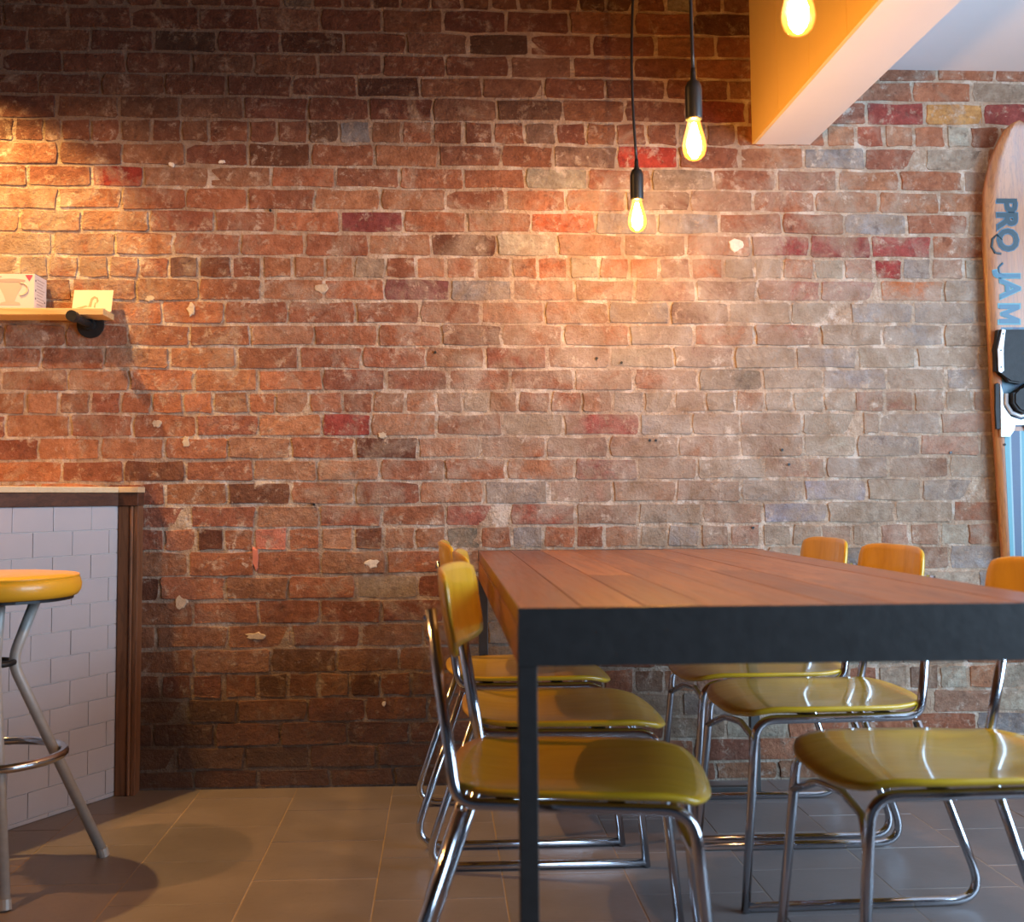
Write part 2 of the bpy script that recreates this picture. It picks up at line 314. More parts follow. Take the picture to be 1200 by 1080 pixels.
def unit_brick(L, H, seed):
    rnd = random.Random(seed); pts = []
    hx, hz, c = L/2, H/2, .0045
    raw = [(-hx+c, -hz), (0, -hz), (hx-c, -hz), (hx, -hz+c), (hx, 0), (hx, hz-c), (hx-c, hz), (hx*.1, hz), (-hx+c, hz), (-hx, hz-c), (-hx, 0), (-hx, -hz+c)]
    a = [(x+rnd.uniform(-.004, .004), z+rnd.uniform(-.0036, .0036)) for x, z in raw]
    vs = [(x*1.02, .012, z*1.04) for x, z in a]; q = rnd.uniform(-.0035, .0035); w = rnd.uniform(-.0015, .0015)
    vs += [(x-math.copysign(min(.0035, abs(x)), x), -.0022-rnd.uniform(0, .002)+q*.5*x/hx+w*.6, z-math.copysign(min(.0032, abs(z)), z)) for x, z in a]
    fs = [(i, (i+1) % 12, 12+(i+1) % 12, 12+i) for i in range(12)]+[tuple(range(12, 24))]
    return vs, fs
VAR_S = [unit_brick(.205, .0685, i) for i in range(18)]; VAR_H = [unit_brick(.096, .0685, 100+i) for i in range(10)]
ME_S = [mesh('brick', *v) for v in VAR_S]; ME_H = [mesh('brick_header', *v) for v in VAR_H]
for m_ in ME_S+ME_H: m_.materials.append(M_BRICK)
def zat(py): return aty(600, py, D).z
rows = [(zat(JY[i]), zat(JY[i+1]), i) for i in range(len(JY)-1)]
h0 = rows[0][0]-rows[0][1]; zt = rows[0][0]; i = -1
while zt < 3.05: rows.append((min(zt+.077, 3.09), zt, i)); zt += .077; i -= 1
bricks = []
for z1, z0, r in rows:
    if z0 < 0: z0 = 0.002
    header = (r % 6 == 0); pitch = .104 if header else .2125
    if r in JX:
        pyc = (JY[r]+JY[r+1])/2; xs = sorted(aty(x, pyc, D).x for x in JX[r])
    else: xs = [random.uniform(-.2, 0)]
    while xs[0] > -3.0: xs.insert(0, xs[0]-pitch+random.uniform(-.006, .006))
    while xs[-1] < 3.2: xs.append(xs[-1]+pitch+random.uniform(-.006, .006))
    for a, b in zip(xs, xs[1:]):
        if b-a < .03: continue
        bricks.append((a, b, z0, z1, r))
def pix(x, z):
    v = np.array([x, D, z])-_C; return CX+FP*(v@_R)/(v@_F), CY-FP*(v@_U)/(v@_F)
def tint_for(x, z):
    px, py = pix(x, z)
    for sx, sy, c in SPECIAL:
        if abs(px-sx) < 19 and abs(py-sy) < 11: return tuple(.85*(.72*v+.28*u) for v, u in zip(c, (.26, .12, .07)))
    w = math.exp(-((x-1.5)*1.0)**2-((z-1.15)*1.0)**2)
    if random.random() < w*1.1: c = random.choice(PALR)
    else: c = random.choice(PAL)
    f = random.uniform(.84, 1.14)
    if random.random() < .07: f *= .55
    return tuple(min(.8, v*f) for v in (c[0]*.92, c[1]*1.02, c[2]*1.02))
def vis_area(b):
    a, bb, z0, z1, r = b; x0, y1 = pix(a, z0); x1, y0 = pix(bb, z1)
    if x0 < 0 or x1 > 1148 or y0 < 0 or y1 > 918: return 0
    if x0 < 165 and y1 > 572: return 0
    if x0 < 140 and y1 > 320 and y0 < 400: return 0
    if x1 > 500 and y1 > 628: return 0
    if x1 > 870 and y0 < 172: return 0
    return (x1-x0)*(y1-y0)
order = sorted(range(len(bricks)), key=lambda i: -vis_area(bricks[i])); single = set(order[:300])
jv, jf, jc = [], [], []
for i, (a, b, z0, z1, r) in enumerate(bricks):
    L = b-a-.0055; H = z1-z0-.0050; hd = L < .14; vi = random.randrange(10 if hd else 18)
    sx = L/(.096 if hd else .205); sz = H/.0685; cx_, cz_ = (a+b)/2, (z0+z1)/2; dep = random.uniform(-.0005, .0015)
    t = tint_for(cx_, cz_); flip = random.choice((-1, 1))
    if i in single:
        o = bpy.data.objects.new('brick', (ME_H if hd else ME_S)[vi]); COL.objects.link(o); o.parent = WALL
        o.location = (cx_, D+dep, cz_); o.scale = (sx, 1, sz); o.color = t+(1,)
        o.rotation_euler = (0, random.uniform(-.006, .006), 0)
    else:
        vs, fs = (VAR_H if hd else VAR_S)[vi]; n0 = len(jv)
        jv += [(cx_+x*sx, D+dep+y, cz_+z*sz) for x, y, z in vs]; jf += [tuple(n0+k for k in f) for f in fs]; jc += [t]*len(vs)
me = mesh('brick', jv, jf); at = me.color_attributes.new('tint', 'FLOAT_COLOR', 'POINT')
at.data.foreach_set('color', [v for c in jc for v in (*c, 1)])
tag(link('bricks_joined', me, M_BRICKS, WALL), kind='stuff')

# lumps of plaster stuck on the bricks, an old paint dab and drilled holes
def lump(name, px, py, w, h, mat, t, seed):
    rnd = random.Random(seed); c = aty(px, py, D); n = 14; bm = bmesh.new(); out = []; inn = []
    for k in range(n):
        a = 2*PI*k/n; q = rnd.uniform(.65, 1.15); x, z = w/520*math.cos(a)*q, h/520*math.sin(a)*q
        out.append(bm.verts.new((c.x+x, D+.002, c.z+z))); inn.append(bm.verts.new((c.x+x*.75, D-t, c.z+z*.75)))
    for k in range(n): bm.faces.new((out[k], out[(k+1) % n], inn[(k+1) % n], inn[k]))
    bm.faces.new(inn); bmobj(name, bm, mat, WALL)
M_LUMP = flat('plaster_lump', (.52, .42, .30), .9, var=.35, bump=.004, sc=70); M_LUMPW = flat('white_plaster_lump', (.70, .62, .52), .9, var=.3, bump=.004, sc=70)
for i_, (px, py, w, h, m) in enumerate([(862, 287, 17, 16, M_LUMPW), (436, 660, 17, 10, M_LUMPW), (212, 706, 12, 16, M_LUMP), (224, 362, 9, 14, M_LUMP), (378, 338, 16, 12, M_LUMP), (176, 350, 11, 6, M_LUMP), (184, 496, 10, 9, M_LUMP), (218, 518, 9, 14, M_LUMP), (448, 510, 9, 8, M_LUMP), (300, 745, 22, 8, M_LUMP), (201, 193, 7, 5, M_LUMPW), (260, 190, 8, 4, M_LUMPW), (450, 824, 4, 6, M_LUMPW)]): lump('plaster_lump', px, py, w, h, m, .0062, i_)
M_DAB = flat('pink_paint_dab', (.60, .19, .12), .7, var=.15, bump=.001)
lump('paint_dab', 299, 654, 8, 24, M_DAB, .0050, 50)
for px, py in ((510, 413), (317, 247), (1113, 530), (699, 420), (728, 425), (924, 544), (768, 516), (761, 516), (916, 527), (368, 591), (882, 618)):
    c_ = aty(px, py, D); bmobj('drilled_hole', tube([(c_.x, D-.0075, c_.z), (c_.x, D, c_.z)], .0045, 10), M_BLACK, WALL)

# ------------------------------------------------------------------ floor
FL = boxo('floor', (-3.2, 3.35, -3.2, D+.1, -.06, -.0012), M_GROUT); tag(FL, kind='structure')
TW, TD = .3105, .3075; X0 = atz(343, 935, 0).x; Y0 = atz(400, 985, 0).y
g = .0028; bm = bmesh.new(); box(bm, g/2, TW-g/2, g/2, TD-g/2, -.01, 0, bev=.0014)
tile0 = bpy.data.meshes.new('floor_tile'); bm.to_mesh(tile0); bm.free(); tile0.materials.append(M_FT)
jb = bmesh.new(); cnt = 0
for ci in range(-9, 12):
    x = X0+ci*TW; oy = Y0+(TD/2 if ci % 2 else 0)
    for ri in range(-22, 6):
        y = oy+ri*TD
        if y > D-.01 or x > 3.3 or y < -3.1 or x < -3.15: continue
        d1 = min(TD-g/2, D-.001-y)
        if y > 1.3 and -1.9 < x < 2.4 and cnt < 300 and d1 > TD-.01:
            o = bpy.data.objects.new('tile', tile0); COL.objects.link(o); o.parent = FL; o.location = (x, y, random.uniform(-.0006, .0006)); cnt += 1
            o.rotation_euler = (random.uniform(-.0015, .0015), random.uniform(-.0015, .0015), 0)
        else: box(jb, x+g/2, x+TW-g/2, y+g/2, y+d1, -.01, 0)
tag(bmobj('tiles_joined', jb, M_FT, FL), kind='stuff')

# ------------------------------------------------------------------ shell: ceilings, beam, side walls
pb0 = aty(881, 170, D); pb1 = aty(949, 169, D); BX0, BX1, BZ = pb0.x, pb1.x, (pb0.z+pb1.z)/2
CZ = aty(1120, 83, D).z
BEAM = tag(boxo('ceiling_beam', (BX0+.012, BX1, -3.2, D-.002, BZ, 3.05), M_BEAM), kind='structure')
M_FACE = flat('ochre_panel_paint', (.90, .62, .23), .5, var=.03, sc=5)
yy_ = D-.002
while yy_ > -3.1: boxo('panel', (BX0, BX0+.0118, max(yy_-.298, -3.2), yy_, BZ+.0005, 3.05), M_FACE, BEAM, .0008); yy_ -= .30
tag(boxo('ceiling', (BX1, 3.35, -3.2, D-.002, CZ, CZ+.12), M_WHITE), kind='structure')
tag(boxo('ceiling', (-3.2, BX0, -3.2, D, 3.05, 3.15), flat('dark_ceiling_paint', (.10, .085, .075), .8)), kind='structure')
tag(boxo('wall_left', (-3.3, -3.2, -3.2, D, 0, 3.05), M_WALLP), kind='structure')
bm = bmesh.new()
for b in ((3.3, 3.4, -3.2, -.6, 0, CZ), (3.3, 3.4, 2.5, D, 0, CZ), (3.3, 3.4, -.6, 2.5, 0, .35), (3.3, 3.4, -.6, 2.5, 2.35, CZ)): box(bm, *b)
tag(bmobj('wall_right', bm, M_WALLP), kind='structure')
bm = bmesh.new()
for y in (-.6, .41, 1.43, 2.44): box(bm, 3.31, 3.37, y, y+.06, .35, 2.35)
for z in (.35, 2.29): box(bm, 3.31, 3.37, -.6, 2.5, z, z+.06)
tag(bmobj('window_1', bm, M_STEEL), kind='structure')

# ------------------------------------------------------------------ tiled counter
pE = atz(131, 920, 0); pE.y = min(pE.y, D-.06); dv = Vector((-.211, -.383, 0)).normalized(); nv = Vector((-dv.y, dv.x, 0))*1.0
if nv.x < 0: nv = -nv
CT = empty('tiled_counter', (pE.x+.05, D-.055, 0)); tag(CT, 'counter front of glossy white brick-bond tiles with a pale top and timber end post', 'counter')
# local frame: u along the face (towards the room), w outward
def cl(u, w, z): v = dv*u+nv*w; return (v.x, v.y, z)
def cbox(name, u0, u1, w0, w1, z0, z1, mat, parent=CT, bev=0.):
    bm = bmesh.new(); box(bm, u0, u1, w0, w1, z0, z1, bev=bev)
    bm.transform(Matrix(((dv.x, nv.x, 0, 0), (dv.y, nv.y, 0, 0), (0, 0, 1, 0), (0, 0, 0, 1))))
    return bmobj(name, bm, mat, parent)
TT = .924
cbox('body', 0, 1.9, -.5, -.004, 0, TT, M_WGROUT)
row_h = .0758; tl = .151; tz = TT; ri = 0
while tz > .005:
    z0 = max(tz-row_h, .001); off = 0 if ri % 2 else -tl/2; u = off+.045-tl
    while u < 1.85:
        if u+tl < .01: u += tl; continue
        a, b = max(u, .002), min(u+tl, 1.88)
        if b-a > .01 and tz-z0 > .01: cbox('tile', a+.0011, b-.0011, -.006, .0005+random.uniform(-.0004, .0004), z0+.0011, tz-.0011, M_WTILE, bev=.0012)
        u += tl
    tz -= row_h; ri += 1
cbox('top_rail', -.005, 1.95, -.05, .012, TT, TT+.042, M_RAIL, bev=.002)
cbox('countertop', -.01, 1.97, -.62, .018, TT+.0425, TT+.061, M_TOP, bev=.002)
# end post against the wall: two boards and a cover strip, built square to the wall
px0 = .0; PW = .062
boxo('end_post', (px0-.002, px0+.036, -.012, .05, 0, TT), M_POST, CT, .003)
boxo('end_post', (px0+.0365, px0+PW-.016, -.018, .05, 0, TT), M_POST, CT, .004)
boxo('end_post', (px0+PW-.0155, px0+PW, -.010, .05, 0, TT), M_POST, CT, .002)
boxo('rail_return', (px0-.012, px0+PW+.002, -.024, .05, TT+.0005, TT+.042), M_RAIL, CT, .002)
boxo('top_return', (px0-.012, px0+PW+.005, -.032, .05, TT+.0425, TT+.061), M_TOP, CT, .002)

# ------------------------------------------------------------------ stool
fa = atz(120, 1003, 0); fb = atz(5, 1066, 0); mid_ = (fa+fb)/2; ab = (fa-fb); side = ab.length
perp = Vector((-ab.y, ab.x, 0)).normalized(); sc_ = mid_+perp*side/2
ST = empty('bar_stool', (sc_.x, sc_.y, 0)); tag(ST, 'round yellow padded bar stool on worn grey splayed legs with a chrome foot ring', 'stool')
SR = .212
bmobj('seat', lathe([(0, .696), (SR-.03, .696), (SR-.010, .700), (SR-.002, .712), (SR, .728), (SR-.005, .744), (SR-.014, .752), (SR-.05, .757), (0, .759)], 56), M_VINYL, ST, True)
bm = bmesh.new(); tube([(math.cos(a)*(SR-.009), math.sin(a)*(SR-.009), .7495) for a in [2*PI*i/56 for i in range(56)]], .0035, 8, bm, closed=True)
bmobj('piping', bm, M_VINYL, ST, True)
bmobj('seat_plate', lathe([(0, .690), (SR-.02, .690), (SR-.02, .697), (0, .697)], 40), M_BLACK, ST)
for i in range(4):
    a = math.atan2((fa-sc_).y, (fa-sc_).x)+i*PI/2; d = Vector((math.cos(a), math.sin(a), 0))
    fr = side/math.sqrt(2)
    pts = fillet([d*.102+Vector((0, 0, .69)), d*.045+Vector((0, 0, .53)), d*fr+Vector((0, 0, .012))], .10, 8)
    lg = bmobj('leg', tube(pts, .0138, 14), M_GREYP, ST, True)
    q0 = d*(fr-.003)+Vector((0, 0, .022)); q1 = d*(fr+.003)+Vector((0, 0, .0))
    bmobj('foot_cap', tube([q0, q1], .0158, 14), M_GREYP, lg)
bmobj('foot_ring', tube([(math.cos(2*PI*i/48)*.176, math.sin(2*PI*i/48)*.176, .298) for i in range(48)], .0115, 12, closed=True), M_CHROME, ST, True)
bmobj('neck_ring', tube([(math.cos(2*PI*i/32)*.050, math.sin(2*PI*i/32)*.050, .530) for i in range(32)], .008, 8, closed=True), M_PIPE, ST, True)

# ------------------------------------------------------------------ table
tn = atz(607, 712, .775); tf = atz(560, 645, .775); tr = atz(889, 644, .775)
TX0, TX1, TY0, TY1, TZ = .117, (tr.x+.012), tn.y, min(tf.y, D-.14), .775
TB = empty('dining_table', ((TX0+TX1)/2, (TY0+TY1)/2, 0)); tag(TB, 'long communal table with reddish hardwood plank top on square black steel legs', 'table')
hw, hl = (TX1-TX0)/2, (TY1-TY0)/2
nb = 9; bw = (2*hw-.002)/nb; random.seed(21)
for i in range(nb):
    x0 = -hw+.001+i*bw; cut = random.uniform(-.45, .45)*hl if i % 3 != 0 else None
    segs = [(-hl+.003, hl-.003)] if cut is None else [(-hl+.003, cut-.0005), (cut+.0005, hl-.003)]
    for y0, y1 in segs:
        dz = random.uniform(-.0006, .0006); bm = bmesh.new(); box(bm, x0+.0006, x0+bw-.0006, y0, y1, TZ-.03, TZ+dz, bev=.0012)
        cy_ = (y0+y1)/2; o = bmobj('plank', bm, M_TABLE, TB)
for s in (-1, 1):
    boxo('side_board', (s*hw-(.022 if s > 0 else 0), s*hw+(0 if s > 0 else .022), -hl+.03, hl-.03, TZ-.088, TZ-.0305), M_TSIDE, TB, .001)
    ys = (-hl-.001, -hl+.004) if s < 0 else (hl-.004, hl+.003)
    boxo('end_apron', (-hw, hw, ys[0], ys[1], TZ-.089, TZ-.0008 if s < 0 else TZ+.001), M_STEEL, TB, .0006)
    for t in (-1, 1):
        xa = (-hw, -hw+.029) if t < 0 else (hw-.029, hw); ya = (-hl, -hl+.029) if s < 0 else (hl-.029, hl)
        boxo('leg', (xa[0], xa[1], ya[0]+.0005, ya[1]-.0005, 0, TZ-.031), M_STEEL, TB, .0015)
    yb = (-hl+.001, -hl+.028) if s < 0 else (hl-.028, hl-.001)
    boxo('foot_bar', (-hw+.029, hw-.029, yb[0], yb[1], 0.0, .028), M_STEEL, TB, .0015)

# ------------------------------------------------------------------ chairs (local: +x is the front)
def seat_mesh():
    nx, ny = 22, 22; vt, vb = [], []; fs = []
    def f(i, j):
        u = -1+2*i/nx; v = -1+2*j/ny
        x = u*math.sqrt(1-.26*v*v*abs(v)); y = v*math.sqrt(1-.26*u*u*abs(u))
        X = x*.232+.007; Y = y*.215*(1+.03*x)
        z = .452-.010*math.exp(-((x+.35)/.5)**2)*(1-y*y)+.0
        if x > .55: z -= .022*((x-.55)/.45)**2
        if x < -.55: z += .013*((-x-.55)/.45)**2
        z += .004*abs(y)**3
        return X, Y, z
    for i in range(nx+1):
        for j in range(ny+1):
            x, y, z = f(i, j); vt.append((x, y, z)); vb.append((x*.985, y*.985, z-.0125))
    n = len(vt); idx = lambda i, j: i*(ny+1)+j
    for i in range(nx):
        for j in range(ny):
            q = (idx(i, j), idx(i+1, j), idx(i+1, j+1), idx(i, j+1)); fs.append(q); fs.append(tuple(n+k for k in q[::-1]))
    bd = [idx(i, 0) for i in range(nx)]+[idx(nx, j) for j in range(ny)]+[idx(i, ny) for i in range(nx, 0, -1)]+[idx(0, j) for j in range(ny, 0, -1)]
    vs = vt+vb; m0 = len(vs)
    for k in bd: x, y, z = vt[k]; vs.append((x*1.012, y*1.012, z-.0055))
    L = len(bd)
    for a in range(L):
        b = (a+1) % L; fs.append((bd[a], m0+a, m0+b, bd[b])[::-1]); fs.append((m0+a, n+bd[a], n+bd[b], m0+b)[::-1])
    bm = bmesh.new(); me = mesh('seat', vs, fs); bm.from_mesh(me); bpy.data.meshes.remove(me); return bm
def back_mesh():
    nu, nv_ = 20, 12; vt, vb, fs = [], [], []
    for i in range(nu+1):
        for j in range(nv_+1):
            u = -1+2*i/nu; v = -1+2*j/nv_
            a = u*math.sqrt(1-.13*v*v*v*v); b = v*math.sqrt(1-.27*u**6)
            y = a*.188; z = .740+b*.076; lean = -(z-.43)*.150
            x = -.184+lean+.030*(abs(a)**2)+.004*b*b
            vt.append((x, y, z)); vb.append((x-.0115, y*.985, z*1+(.0015 if b < 0 else -.0015)))
    n = len(vt); idx = lambda i, j: i*(nv_+1)+j
    for i in range(nu):
        for j in range(nv_):
            q = (idx(i, j), idx(i+1, j), idx(i+1, j+1), idx(i, j+1)); fs.append(q); fs.append(tuple(n+k for k in q[::-1]))
    bd = [idx(i, 0) for i in range(nu)]+[idx(nu, j) for j in range(nv_)]+[idx(i, nv_) for i in range(nu, 0, -1)]+[idx(0, j) for j in range(nv_, 0, -1)]
    vs = vt+vb; m0 = len(vs)
    for k in bd: x, y, z = vt[k]; vs.append((x-.0055, y*1.014, z+(.0025 if z > .740 else -.0025)))
    L = len(bd)
    for a in range(L):
        b = (a+1) % L; fs.append((bd[a], m0+a, m0+b, bd[b])); fs.append((m0+a, n+bd[a], n+bd[b], m0+b))
    bm = bmesh.new(); me = mesh('b', vs, fs); bm.from_mesh(me); bpy.data.meshes.remove(me); return bm
def make_chair():
    t = empty('dining_chair'); R = .0105
    bmobj('seat', seat_mesh(), M_PLY, t, True); bk = bmobj('backrest', back_mesh(), M_PLY, t, True)
    for s in (-1, 1):
        pts = fillet([(.242, s*.222, .002), (.202, s*.196, .4255), (-.196, s*.185, .4255), (-.245, s*.155, .750)], [.055, .045], 9)
        bmobj('side_frame', tube(pts, R, 14), M_CHROME, t, True)
        pts = fillet([(-.186, s*.186, .414), (-.325, s*.212, .0115), (.239, s*.2205, .0115)], [.06], 9)
        bmobj('rear_leg', tube(pts, R, 14), M_CHROME, t, True)
        for z in (.70, .735):
            zz = z; xx = -.196-(zz-.4255)*.150-R*.6; b = tube([(xx+.002, s*.158, zz), (xx-.0065, s*.158, zz)], .0055, 10); bmobj('bolt', b, M_CHROME, bk)
    bmobj('front_stretcher', tube(fillet([(.213, -.203, .335), (.188, -.12, .372), (.180, 0, .382), (.188, .12, .372), (.213, .203, .335)], [.1, .1, .1], 5), .0085, 12), M_CHROME, t, True)
    bm = bmesh.new(); box(bm, .06, .09, -.187, .187, .430, .4355); box(bm, -.13, -.10, -.182, .182, .428, .4335); bmobj('seat_bracket', bm, M_STEEL, t)
    return t
ch0 = make_chair(); GR = 'yellow school chairs around the communal table'
CHAIRS = [(.246, 2.075, -9, 'yellow school chair in front on the left side of the table, its whole backrest showing'),
          (.275, 2.66, -1, 'middle yellow school chair of the three along the left side of the table'),
          (.240, 3.27, 1, 'yellow school chair on the left of the table, closest to the brick wall'),
          (.940, 2.115, 180, 'yellow school chair in front on the right side, its glossy seat fully showing'),
          (.925, 2.78, 181, 'middle yellow school chair of the three along the right side of the table'),
          (.925, 3.275, 180, 'yellow school chair on the right of the table, closest to the brick wall')]
for i, (x, y, a, lb) in enumerate(CHAIRS):
    c = ch0 if i == 0 else copy_tree(ch0); c.location = (x, y, 0); c.rotation_euler = (0, 0, math.radians(a)); tag(c, lb, 'chair')

# ------------------------------------------------------------------ pendants
PXW = [(747, 272, 3.29), (814, 188, None), (936, 41, None)]
p0 = aty(747, 272, 3.29); BZ0 = p0.z
LAB = ['bare bulb pendant hanging lowest in view, close to the brick wall', 'bare bulb pendant hanging second from the brick wall, black socket in full view', 'bare bulb pendant before the white ceiling beam, cut by the top of the photo']
prof = [(.0, 0), (.008, .0006), (.016, .004), (.0235, .012), (.0275, .024), (.0285, .034), (.0265, .048), (.0215, .068), (.0165, .086), (.0135, .100), (.0130, .108)]
fprof = [(0, .010), (.008, .012), (.0145, .020), (.0170, .034), (.0158, .048), (.0120, .064), (.0080, .078), (.0050, .090), (0, .093)]
for (px, py, yy), lb in zip(PXW, LAB):
    q = aty(px, py, yy) if yy else atz(px, py, BZ0)
    t = empty('pendant_light', (q.x, q.y, q.z)); tag(t, lb, 'pendant light', None)
    sk = bmobj('socket', lathe([(0, .098), (.0165, .098), (.0195, .100), (.0200, .104), (.0200, .172), (.0185, .182), (.0145, .190), (.0075, .196), (.006, .212), (.0052, .224), (0, .224)], 32), M_BLACK, t, True)
    bmobj('bulb', lathe(prof, 36), M_GLASS, t, True)
    fl = bmobj('filament', lathe(fprof, 14), M_FIL, t, True)
    lamp('bulb_light', 'SPOT', (q.x, q.y, q.z+.060), 12, (1, .50, .11), (q.x, q.y, 0), spot_size=PI, spot_blend=.35, shadow_soft_size=.018)
    H = 3.05-q.z; r_ = random.Random(int(px)); pts = []
    for k in range(26):
        f_ = k/25; zz = .222+(H-.222)*f_; pts.append((-.010*math.sin(f_*6)*(1-f_*.3)*(1 if px < 800 else .25), .004*math.sin(f_*5), zz))
    bmobj('cord', tube(pts, .0042, 10), M_BLACK, t, True)
    bmobj('ceiling_rose', lathe([(0, H-.001), (.045, H-.001), (.045, H-.02), (.01, H-.03), (0, H-.03)], 24), M_BLACK, t)

# ------------------------------------------------------------------ shelf, box, card
SF = aty(121, 361, D-.125); SZ = SF.z; SX1 = SF.x
sh = empty('wall_shelf', (SX1, D, SZ)); tag(sh, 'short pine wall shelf held on a black iron pipe bracket', 'shelf')
boxo('board', (-1.0, 0, -.125, -.006, -.021, 0), M_PINE, sh, .0012)
def pipe_bracket(x):
    z = -.021-.0155
    bm = bmesh.new(); tube([(x, -.185, z), (x, -.02, z)], .0125, 16, bm); b_ = bmobj('bracket', bm, M_PIPE, sh, True)
    bmobj('pipe_cap', tube(fillet([(x, -.203, z), (x, -.172, z)], 0), [.0175, .0178], 18), M_PIPE, b_)
    bmobj('flange', tube([(x, -.014, z), (x, -.001, z)], .044, 32), M_PIPE, b_)
    bmobj('flange_neck', tube([(x, -.034, z), (x, -.012, z)], .019, 20), M_PIPE, b_)
xb = aty(106, 382, D-.01).x-SX1
pipe_bracket(xb); pipe_bracket(xb-.75)
q = aty(40, 361, D-.122); bx1 = q.x; bw_, bd_, bh_ = .155, .108, .112
BXO = empty('coffee_dripper_box', (bx1-bw_/2, D-.122+bd_/2, SZ)); tag(BXO, 'white carton on the shelf printed with a coffee dripper', 'box')
h_ = bw_/2; e_ = bd_/2
boxo('carton', (-h_, h_, -e_, e_, 0.0005, bh_), M_BOX, BXO, .0008)
boxo('lid', (-h_+.0005, h_-.0005, -e_+.0005, e_-.0005, bh_, bh_+.0012), M_BOXT, BXO)
yf = -e_-.0004
def pr(name, poly, mat, y=yf): return prism(name, poly, y, y+.0006, mat, BXO)
cxp = h_-.076
pr('printed_dripper', [(cxp-.046, .088), (cxp+.046, .088), (cxp+.040, .080), (cxp+.020, .040), (cxp+.014, .022), (cxp+.030, .018), (cxp+.033, .010), (cxp-.033, .010), (cxp-.030, .018), (cxp-.014, .022), (cxp-.020, .040), (cxp-.040, .080)], M_CUP)
pr('printed_rim', [(cxp+.047*math.cos(a), .090+.006*math.sin(a)) for a in [2*PI*k/20 for k in range(20)]], M_PRT, yf-.0004)
bm = tube([(cxp+.030+.026*math.sin(a), yf, .062+.020*math.cos(a)) for a in [PI*k/10 for k in range(11)]], .0022, 6); bmobj('printed_handle', bm, M_CUP, BXO)
pr('printed_triangle', [(h_-.030, .108), (h_-.006, .108), (h_-.017, .088)], M_PINK, yf-.0003)
for k in range(3): pr('printed_text', [(-h_+.004, .104-k*.007), (-h_+.050-k*.012, .104-k*.007), (-h_+.050-k*.012, .1015-k*.007), (-h_+.004, .1015-k*.007)], M_PRT, yf-.0002)
for k in range(9):
    z = .098-k*.0098; bm = bmesh.new(); box(bm, h_, h_+.0006, -e_+.022, e_-.02-(k % 3)*.009, z-.003, z); bmobj('printed_text', bm, M_PRT, BXO)
for z, y in ((.088, -.044), (.056, -.044), (.03, -.044), (.03, .038), (.006, .038)):
    bm = bmesh.new(); box(bm, h_, h_+.0007, y-.003, y+.003, z, z+.006); bmobj('printed_mark', bm, M_PRD, BXO)
c0 = aty(85, 361, D-.03); c1 = aty(136, 341, D-.012); cw = c1.x-c0.x-.008; chh = c1.z-SZ
CD = empty('sketch_card', (c0.x+cw/2+.004, D-.05, SZ)); tag(CD, 'small cream postcard with a pencil sketch, propped against the wall on the shelf', 'card')
CD.rotation_euler = (math.radians(-17), 0, math.radians(0))
boxo('card', (-cw/2, cw/2, -.001, .001, .0005, chh/math.cos(math.radians(17))), M_CARD, CD)
def cp(poly): prism('pencil_sketch', poly, -.0016, -.0008, M_SKETCH, CD)
cp([(-.012, .018), (-.006, .050), (.004, .058), (.016, .052), (.020, .040), (.014, .030), (.012, .048), (.004, .050), (.0, .040), (-.002, .018)])
cp([(.006, .016), (.008, .034), (.012, .034), (.011, .016)])
cp([(-.05, .014), (-.02, .024), (-.012, .020), (-.03, .014)]); cp([(-.055, .010), (.045, .012), (.045, .0105), (-.055, .0085)])

# ------------------------------------------------------------------ water ski on the wall
YS = D-.035
def SP(px, py): v = aty(px, py, YS); return v.x, v.z
PROF = [(0, 0), (3, 8), (10, 15), (25, 22), (45, 29), (80, 34.5), (150, 35.5), (210, 33.5), (280, 31), (335, 29), (400, 26), (495, 21.5), (590, 18.5), (612, 14), (618, 7), (620, 0)]
def cxl(y): return 1185+max(0, (y-200))*.020
K = Vector(SP(1185, 147)); SK = empty('water_ski', (K.x, YS, K.y)); tag(SK, 'varnished wooden water ski with blue stripes and black bindings, hung upright on the bricks', 'water ski')
def S2(px, py): v = Vector(SP(px, py)); return v.x-K.x, v.y-K.y
def hwid(t):
    for (a, b), (c, d) in zip(PROF, PROF[1:]):
        if a <= t <= c: return b+(d-b)*(t-a)/(c-a)
    return 0
ts = sorted(set([p[0] for p in PROF]+list(range(20, 612, 20))))
bm = bmesh.new(); rows_ = []
for t in ts:
    y = 147+t; c = cxl(y); h = hwid(t); lift = 0.045*max(0, 1-t/110)**2
    row = []
    for s, dy in ((-1, -.004), (-.9, -.011), (-.5, -.012), (.5, -.012), (.9, -.011), (1, -.004), (1, .004), (0, .006), (-1, .004)):
        x, z = S2(c+s*h, y); row.append(bm.verts.new((x, dy-lift, z)))
    rows_.append(row)
for a, b in zip(rows_, rows_[1:]):
    for i in range(9): bm.faces.new((a[i], b[i], b[(i+1) % 9], a[(i+1) % 9]))
bm.faces.new(rows_[-1]); bmesh.ops.remove_doubles(bm, verts=bm.verts[:], dist=.0002)
bmobj('board', bm, M_SKI, SK, True)
def stripe(name, a, b, y0, y1, mat, yy=-.0128):
    L = []; Rr = []
    for k in range(13):
        y = y0+(y1-y0)*k/12; c = cxl(y); w = min(1, hwid(y-147)/27); L.append(S2(c+a*w, y)); Rr.append(S2(c+b*w, y))
    return prism(name, L+Rr[::-1], yy, yy+.0012, mat, SK)
for a, b, m in ((-16, -10.5, M_AQUA), (-10.5, -8.5, M_PALE), (-8.5, 1.5, M_NAVY), (1.5, 3.5, M_PALE), (3.5, 9, M_AQUA), (9, 11, M_PALE), (11, 17, M_NAVY)): stripe('stripe', a, b, 505, 752, m)
